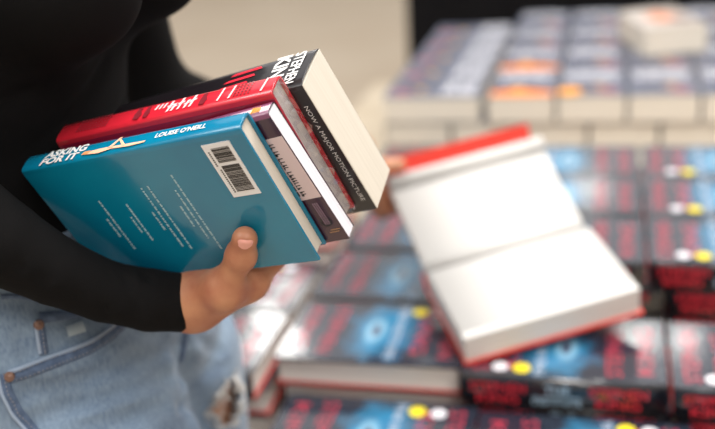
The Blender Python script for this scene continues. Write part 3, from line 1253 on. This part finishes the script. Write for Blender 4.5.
# clothes ---------------------------------------------------------
def top_fn(P):
    t = [(z, a + .005, b + .006, cf, cl) for z, a, b, cf, cl in TORSO if z > -.45]
    d = profile_torso(P, t)
    d = smin(d, breasts(P, .057), .05)
    d = smin(d, cone(P, B(-.05, 0, .0), B(-.045, 0, .055), .066, .056), .04)
    for s, sh in ((-1, SHR), (1, SHL)):
        d = smin(d, cone(P, B(-.05, s * .06, .02), sh, .060, .056), .04)
    R_ = smin(chain(P, [SHR, ELR], [.055, .046], .02), chain(P, [ELR, FMR] + ARM + [WRR], [.044, .0335, .0268, .0245, .0256, .0246], .003), .02)
    L_ = smin(chain(P, [SHL, ELL], [.054, .044], .02), chain(P, [ELL, FML, WRL], [.044, .038, .030], .01), .02)
    # cuffs
    d = smax(d, -(P[2] - CAMZ + .332), .004)
    cr = (WRR - at(110, 293, .80)); cr /= np.linalg.norm(cr)
    e = at(192, 303, .8215)
    R_ = smax(R_, (P[0] - e[0]) * cr[0] + (P[1] - e[1]) * cr[1] + (P[2] - e[2]) * cr[2], .002)
    cl = WRL - ELL; cl /= np.linalg.norm(cl)
    e = WRL - cl * .02
    L_ = smax(L_, (P[0] - e[0]) * cl[0] + (P[1] - e[1]) * cl[1] + (P[2] - e[2]) * cl[2], .002)
    # sleeve creases around the elbow and forearm
    for k, (x, y, dp) in enumerate(((10, 245, .765), (36, 260, .775), (70, 277, .79), (98, 288, .80), (128, 296, .806), (158, 300, .815))):
        p = at(x - 4 - 8 * (k % 2), y - 26, dp - .020)
        q = at(x + 12, y + 24, dp - .020)
        R_ = crease(P, R_, p, q, .0036, .0030)
        R_ = crease(P, R_, p + (q - p) * .1 + (WRR - FMR) * .045, q + (WRR - FMR) * .03, .0040, -.0022)
    d = smin(d, R_, .012)
    d = smin(d, L_, .012)
    # pull folds over the belly and side
    for a, b in ((B(.03, -.12, -.20), B(.06, .02, -.15)), (B(.03, -.11, -.25), B(.06, .0, -.19)), (B(.05, -.08, -.30), B(.05, .05, -.24)), (B(.0, -.14, -.13), B(.06, -.05, -.17))):
        d = crease(P, d, a, b, .009, .0035)
    d = wav(P, d, .003, 3)
    return d


black = mat('black_jersey', (10, 9, 10), .9, spec=.18, bump=(700, .25, .0008))
P2 = np.array([SHR, SHL, ELR, ELL, WRL, WRR, B(-.1, 0, -.4), B(.1, 0, .07)])
top = link('long_sleeved_top', np_mesh('long_sleeved_top', [sdf_mesh(top_fn, P2.min(0) - .075, P2.max(0) + .075, .0036)], black), person)
top['label'] = 'black long-sleeved top'


JF = []


def jeans_fn(P):
    t = [(z, a + .012, b + .012, cf, cl) for z, a, b, cf, cl in TORSO if z < -.28]
    d = profile_torso(P, t)
    for h, k, a in ((HIPR, KNR, ANR), (HIPL, KNL, ANL)):
        kk = a + (k - a) * .12
        d = smin(d, chain(P, [h, k, kk], [.099, .075, .066], .03), .018)
    # fly, crotch and thigh folds
    folds = [(B(.10, .0, -.42), B(.10, .0, -.56), .012, .008), (B(.11, -.01, -.52), B(.08, -.15, -.47), .010, .008), (B(.12, -.02, -.56), B(.08, -.17, -.53), .012, .009),
             (B(.10, -.03, -.49), B(.03, -.18, -.43), .008, .006), (B(.10, .01, -.53), B(.07, .15, -.48), .012, .005), (B(.10, .01, -.57), B(.06, .17, -.55), .012, .005),
             (B(.10, -.03, -.63), B(.04, -.19, -.60), .012, .005), (B(.10, -.012, -.40), B(.10, -.03, -.60), .008, -.004)]
    for a, b, w, dp in folds:
        d = crease(P, d, a, b, w, dp)
    for path, w, dp in JF:
        q = None
        for a, b in zip(path[:-1], path[1:]):
            c = cone(P, a, b, 0, 0)
            q = c if q is None else np.minimum(q, c)
        d = d + dp * np.exp(-(q / w) ** 2)
    d = wav(P, d, .0035, 11, .8)
    d = smax(d, (P[2] - CAMZ + .316), .003)
    lowz = ANR[2] + .05
    return smax(d, lowz - P[2], .003)


def denim():
    M = mat('faded_denim', (118, 146, 178), .85, sheen=.2)
    nt, b, tc = nodes_of(M)
    n1 = nt.nodes.new('ShaderNodeTexNoise'); n1.inputs['Scale'].default_value = 9; n1.inputs['Detail'].default_value = 4
    n2 = nt.nodes.new('ShaderNodeTexNoise'); n2.inputs['Scale'].default_value = 420; n2.inputs['Detail'].default_value = 2
    mp = nt.nodes.new('ShaderNodeMapping'); mp.inputs['Scale'].default_value = (1, 1, .25)
    nt.links.new(tc.outputs['Object'], n1.inputs['Vector'])
    nt.links.new(tc.outputs['Object'], mp.inputs['Vector'])
    nt.links.new(mp.outputs['Vector'], n2.inputs['Vector'])
    m3 = nt.nodes.new('ShaderNodeMapping'); m3.inputs['Rotation'].default_value = (.35, .5, .2); m3.inputs['Scale'].default_value = (7, 7, 44)
    n3 = nt.nodes.new('ShaderNodeTexNoise'); n3.inputs['Scale'].default_value = 1; n3.inputs['Detail'].default_value = 3
    nt.links.new(tc.outputs['Object'], m3.inputs['Vector'])
    nt.links.new(m3.outputs['Vector'], n3.inputs['Vector'])
    s = math_node(nt, 'ADD', math_node(nt, 'MULTIPLY', n1.outputs['Fac'], .45), math_node(nt, 'MULTIPLY', n2.outputs['Fac'], .30))
    s = math_node(nt, 'ADD', s, math_node(nt, 'MULTIPLY', n3.outputs['Fac'], .38))
    r = nt.nodes.new('ShaderNodeValToRGB')
    r.color_ramp.elements[0].position = .38
    r.color_ramp.elements[1].position = .70
    r.color_ramp.elements[0].color = lin((66, 88, 118))
    r.color_ramp.elements[1].color = lin((134, 154, 174))
    nt.links.new(s, r.inputs['Fac'])
    nt.links.new(r.outputs['Color'], b.inputs['Base Color'])
    bp = nt.nodes.new('ShaderNodeBump'); bp.inputs['Strength'].default_value = .4; bp.inputs['Distance'].default_value = .0008
    nt.links.new(n2.outputs['Fac'], bp.inputs['Height'])
    nt.links.new(bp.outputs['Normal'], b.inputs['Normal'])
    return M


den = denim()
P3 = np.array([HIPR, HIPL, KNR, KNL, ANR, ANL, B(0, 0, -.32)])
cv, cq = sdf_mesh(jeans_fn, P3.min(0) - .125, P3.max(0) + np.array([.125, .125, .02]), .010)
_b = BVHTree.FromPolygons(cv.tolist(), cq.tolist())


def surf(px, py):
    d = Vector(at(px, py, 1.0) - CAM).normalized()
    r = _b.ray_cast(Vector(CAM), d)
    return None if r[0] is None else np.array(r[0])


for path, w, dp in (([(184, 345), (150, 360), (110, 374), (62, 388), (30, 392)], .0085, .0095), ([(180, 372), (140, 388), (95, 402), (40, 420)], .0085, .0100),
                    ([(165, 405), (120, 418), (70, 432)], .008, .0080), ([(185, 322), (183, 345), (184, 366)], .005, .0070), ([(183, 360), (190, 380), (200, 405), (212, 432)], .011, .018),
                    ([(176, 352), (140, 366), (100, 380)], .009, -.0050), ([(172, 380), (130, 396), (80, 412)], .009, -.0050), ([(172, 372), (182, 400), (194, 430)], .012, -.006),
                    ([(200, 340), (222, 352)], .006, .004), ([(198, 372), (226, 366)], .006, .004), ([(60, 305), (100, 318), (140, 326)], .006, .004),
                    ([(20, 340), (28, 356), (60, 350)], .006, .0035), ([(130, 332), (160, 336), (178, 345)], .006, .004)):
    pp = [surf(*q) for q in path]
    pp = [q for q in pp if q is not None]
    if len(pp) > 1:
        JF.append((pp, w, dp))
jv, jq = sdf_mesh(jeans_fn, P3.min(0) - .125, P3.max(0) + np.array([.125, .125, .02]), .0038)
bvh = BVHTree.FromPolygons(jv.tolist(), jq.tolist())


def on_jeans(px, py, lift=0.0):
    o = Vector(CAM)
    d = Vector(at(px, py, 1.0) - CAM).normalized()
    loc, nrm, idx, dist = bvh.ray_cast(o, d)
    if loc is None:
        return None
    if nrm.dot(d) > 0:
        nrm = -nrm
    return np.array(loc + nrm * lift), np.array(nrm)


# worn hole on the left thigh
hole = on_jeans(229, 404)
cut = hole[0] if hole else B(.1, .1, -.62)
ctr = jv[jq].mean(1)
dz = (ctr - cut)
dist = np.sqrt((dz[:, 0] / .020) ** 2 + (dz[:, 1] / .022) ** 2 + (dz[:, 2] / .024) ** 2)
ang = np.sin(ctr[:, 2] * 260) * .12 + np.sin(ctr[:, 1] * 310) * .1
keep = dist + ang > 1
jeans = link('jeans', np_mesh('jeans', [(jv, jq[keep])], den), person)
jeans['label'] = 'faded light blue denim jeans, torn at the thigh'
# pale frayed rim and threads
fray = mat('frayed_threads', (204, 200, 196), .9)
edge = ctr[(dist + ang > 1) & (dist + ang < 1.32)]
mb = MB()
rs2 = random.Random(9)
for p in edge[:: max(1, len(edge) // 150)]:
    out = (p - cut)
    nrm_ = (p - HIPL); nrm_[2] = 0; nrm_ /= (np.linalg.norm(nrm_) + 1e-9)
    q = p + nrm_ * .002
    tgt = q + np.array([rs2.uniform(-.007, .007), rs2.uniform(-.007, .007), rs2.uniform(-.009, .009)]) - out * rs2.uniform(0, .35)
    mb.tube([q, (q + tgt) / 2 + nrm_ * .001, tgt], .0007, 5)
mb.build('frayed_edge', fray, jeans)

seam_m = mat('dark_denim_seam', (92, 110, 138), .9, noise=(160, (70, 86, 112), 1), bump=(500, .4, .001))
seam_l = mat('pale_denim_edge', (150, 166, 188), .85, bump=(500, .4, .001))
thread = mat('stitch_thread', (132, 134, 142), .7)
copper = mat('copper_rivet', (128, 100, 88), .4, metal=.5)


def poly_on(pix, n=40, lift=.001):
    pix = np.array(pix, float)
    seg = np.r_[0, np.cumsum(np.linalg.norm(np.diff(pix, axis=0), axis=1))]
    out = []
    for t in np.linspace(0, seg[-1], n):
        r = on_jeans(np.interp(t, seg, pix[:, 0]), np.interp(t, seg, pix[:, 1]), lift)
        if r is not None:
            out.append(r)
    return out


def strip(name, pix, w, m_, lift=.0012, n=50, th=.0012):
    pts = poly_on(pix, n, lift)
    if len(pts) < 3:
        return None
    mb = MB()
    P = [p for p, _ in pts]
    # smooth the path and its normals
    P = [sum(P[max(0, i - 2):i + 3]) / len(P[max(0, i - 2):i + 3]) for i in range(len(P))]
    Nn = [q for _, q in pts]
    Nn = [sum(Nn[max(0, i - 4):i + 5]) for i in range(len(Nn))]
    rows = []
    for i in range(len(P)):
        t = P[min(i + 1, len(P) - 1)] - P[max(i - 1, 0)]
        t /= np.linalg.norm(t) + 1e-9
        nn = Nn[i] / np.linalg.norm(Nn[i])
        s = np.cross(nn, t); s /= np.linalg.norm(s)
        rows.append([P[i] - s * w / 2 - nn * th, P[i] - s * w * .42 + nn * th * .6, P[i] + s * w * .42 + nn * th * .6, P[i] + s * w / 2 - nn * th])
    vs = [p for r in rows for p in r]
    fs = []
    for i in range(len(rows) - 1):
        for k in range(3):
            fs.append((i * 4 + k, (i + 1) * 4 + k, (i + 1) * 4 + k + 1, i * 4 + k + 1))
    mb.add(vs, fs, 0, True)
    return mb.build(name, m_, jeans)


def stitches(name, pix, r=.0005, lift=.0032, step=.0036):
    pts = poly_on(pix, 160, lift)
    mb = MB()
    acc, on = 0, True
    cur = []
    for i in range(1, len(pts)):
        acc += np.linalg.norm(pts[i][0] - pts[i - 1][0])
        if acc % step < step * .62:
            cur.append(pts[i][0])
        else:
            if len(cur) > 1:
                mb.tube(cur, r, 5)
            cur = []
    if mb.v:
        return mb.build(name, thread, jeans)


def off(pix, dx, dy):
    return [(x + dx, y + dy) for x, y in pix]


pocket = [(6, 376), (30, 368), (60, 357), (90, 345), (110, 332), (124, 318)]
strip('pocket_seam', off(pocket, 1, 3), .010, seam_m)
strip('pocket_edge', off(pocket, 0, -3), .0035, seam_l, .002)
stitches('pocket_stitching', off(pocket, 1, 6))
stitches('pocket_stitching', off(pocket, 0, -1))
coin = [(36, 320), (38, 335), (41, 355)]
strip('coin_pocket_seam', off(coin, 3, 0), .008, seam_m)
strip('coin_pocket_edge', off(coin, -1, 0), .003, seam_l, .002)
stitches('coin_pocket_stitching', off(coin, 4, 0))
strip('coin_pocket_hem', [(38, 318), (60, 316), (84, 313)], .009, seam_m)
strip('worn_patch', [(66, 332), (84, 326)], .010, mat('bleached_denim', (158, 174, 188), .9), .0008)
side = [(2, 372), (6, 392), (16, 412), (30, 429), (44, 445)]
strip('side_seam', side, .011, seam_m)
strip('side_seam_edge', off(side, -4, 1), .003, seam_l, .002)
stitches('side_seam_stitching', off(side, 2, 0))
wb = [(0, 297), (14, 296), (30, 298), (50, 303)]
strip('waistband_seam', wb, .004, seam_m)
fly = [(186, 330), (184, 345), (180, 362)]
strip('fly_seam', fly, .006, seam_m)
for (x, y) in ((38, 325), (10, 376)):
    r = on_jeans(x, y, .004)
    if r:
        p, nn = r
        a = np.cross(nn, Z_); a /= np.linalg.norm(a)
        b = np.cross(nn, a)
        mb = MB()
        ring = lambda rad, h_: [p + (a * math.cos(2 * PI * k / 18) + b * math.sin(2 * PI * k / 18)) * rad + nn * h_ for k in range(18)]
        vs = ring(.0042, -.003) + ring(.0042, .0003) + ring(.0031, .0010) + ring(.0021, .0002) + ring(.0012, .0013)
        fs = [(i * 18 + k, i * 18 + (k + 1) % 18, (i + 1) * 18 + (k + 1) % 18, (i + 1) * 18 + k) for i in range(4) for k in range(18)]
        fs.append(tuple(4 * 18 + k for k in range(18)))
        mb.add(vs, fs, 0, True)
        mb.build('rivet', copper, jeans)['label'] = 'copper rivet'

# hair and shoes (above and below the frame)


def hair_fn(P):
    d = ball(P, HEAD + Z_ * .012 - BF * .012, .1, (BF, BL, Z_), (.103, .088, .118))
    d = smin(d, cone(P, HEAD - BF * .06, B(-.11, 0, .03), .07, .05), .04)
    face = ball(P, HEAD + BF * .10 - Z_ * .02, .1, (BF, BL, Z_), (.075, .066, .10))
    return wav(P, smax(d, -face, .01), .003, 5, 2)


hp = np.array([HEAD, B(-.11, 0, .03)])
hair = link('hair', np_mesh('hair', [sdf_mesh(hair_fn, hp.min(0) - .15, hp.max(0) + .15, .006)], mat('dark_hair', (44, 30, 24), .5, bump=(200, .4, .002))), person)


def shoe_fn(a):
    def fn(P):
        d = cone(P, a - BF * .025 + Z_ * -.05, a + BF * .15 - Z_ * .058, .046, .036)
        d = smin(d, cone(P, a, a - Z_ * .03, .05, .05), .02)
        return smax(smax(d, P[2] - a[2] - .02, .004), .001 - P[2], .004)
    return fn


for a in (ANR, ANL):
    a2 = np.array([a - BF * .1, a + BF * .22])
    link('shoe', np_mesh('shoe', [sdf_mesh(shoe_fn(a), [a2[:, 0].min() - .06, a2[:, 1].min() - .06, -.01], [a2[:, 0].max() + .06, a2[:, 1].max() + .06, .14], .005)], mat('white_canvas', (225, 225, 222), .7)), person)

# ------------------------------------------------------------------ light
W = bpy.data.worlds.new('world')
SC.world = W
W.use_nodes = True
bg = W.node_tree.nodes['Background']
bg.inputs[0].default_value = (1.0, .985, .97, 1)
bg.inputs[1].default_value = .82


def area(x, y, z, sx, sy, power, rgb=(1, .97, .93), aim=None):
    l = bpy.data.lights.new('ceiling_and_fill_lamp', 'AREA')
    l.shape = 'RECTANGLE'
    l.size, l.size_y = sx, sy
    l.energy = power
    l.color = rgb
    o = bpy.data.objects.new('ceiling_and_fill_lamp', l)
    COL.objects.link(o)
    o.location = (x, y, z)
    if aim:
        o.rotation_euler = (Vector(aim) - Vector((x, y, z))).to_track_quat('-Z', 'Y').to_euler()
    return o


area(.5, 1.3, 3.4, 1.1, 1.1, 70)
area(-1.95, 3.5, 3.4, .9, .9, 22)
for (x, y) in ((.1, .35), (.9, .15), (1.7, .1)):
    area(x, y, 3.3, .18, .18, 9)
area(.9, -1.3, 3.3, 1.2, 1.2, 34, aim=(.2, 1.4, .8))  # added fill light from behind the camera, brightens the page edges facing it
area(-1.6, -.2, 3.4, 1.2, 1.2, 40)
def reflected(px, py, zrel, h):
    """where a ceiling lamp hangs whose light glances off a level cover"""
    d = at(px, py, 1.0) - CAM
    p = CAM + d * (zrel / d[2])
    return p + np.array([d[0], d[1], -d[2]]) * ((h - p[2]) / -d[2])


for (px, py, zr, sz, pw) in ((268, 318, -.641, .16, 3.2), (290, 343, -.641, .14, 2.6), (262, 345, -.641, .22, 2.6), (290, 288, -.641, .2, 1.6), (640, 338, -.641, .2, 2), (590, 190, -.60, .3, 2), (684, 340, -.641, .16, 1.6)):
    q = reflected(px, py, zr, 3.4)
    area(q[0], q[1], 3.4, sz, sz, pw)
for (x, y) in ((-2.5, 7.2), (3.2, 6.0), (2.6, 3.2)):
    area(x, y, 3.5, .5, .5, 26)

SC.view_settings.view_transform = 'Standard'
SC.view_settings.look = 'None'
SC.view_settings.exposure = 0
SC.view_settings.gamma = 1
SC.view_settings.use_curve_mapping = False
SC.cycles.use_denoising = True
SC.cycles.max_bounces = 6
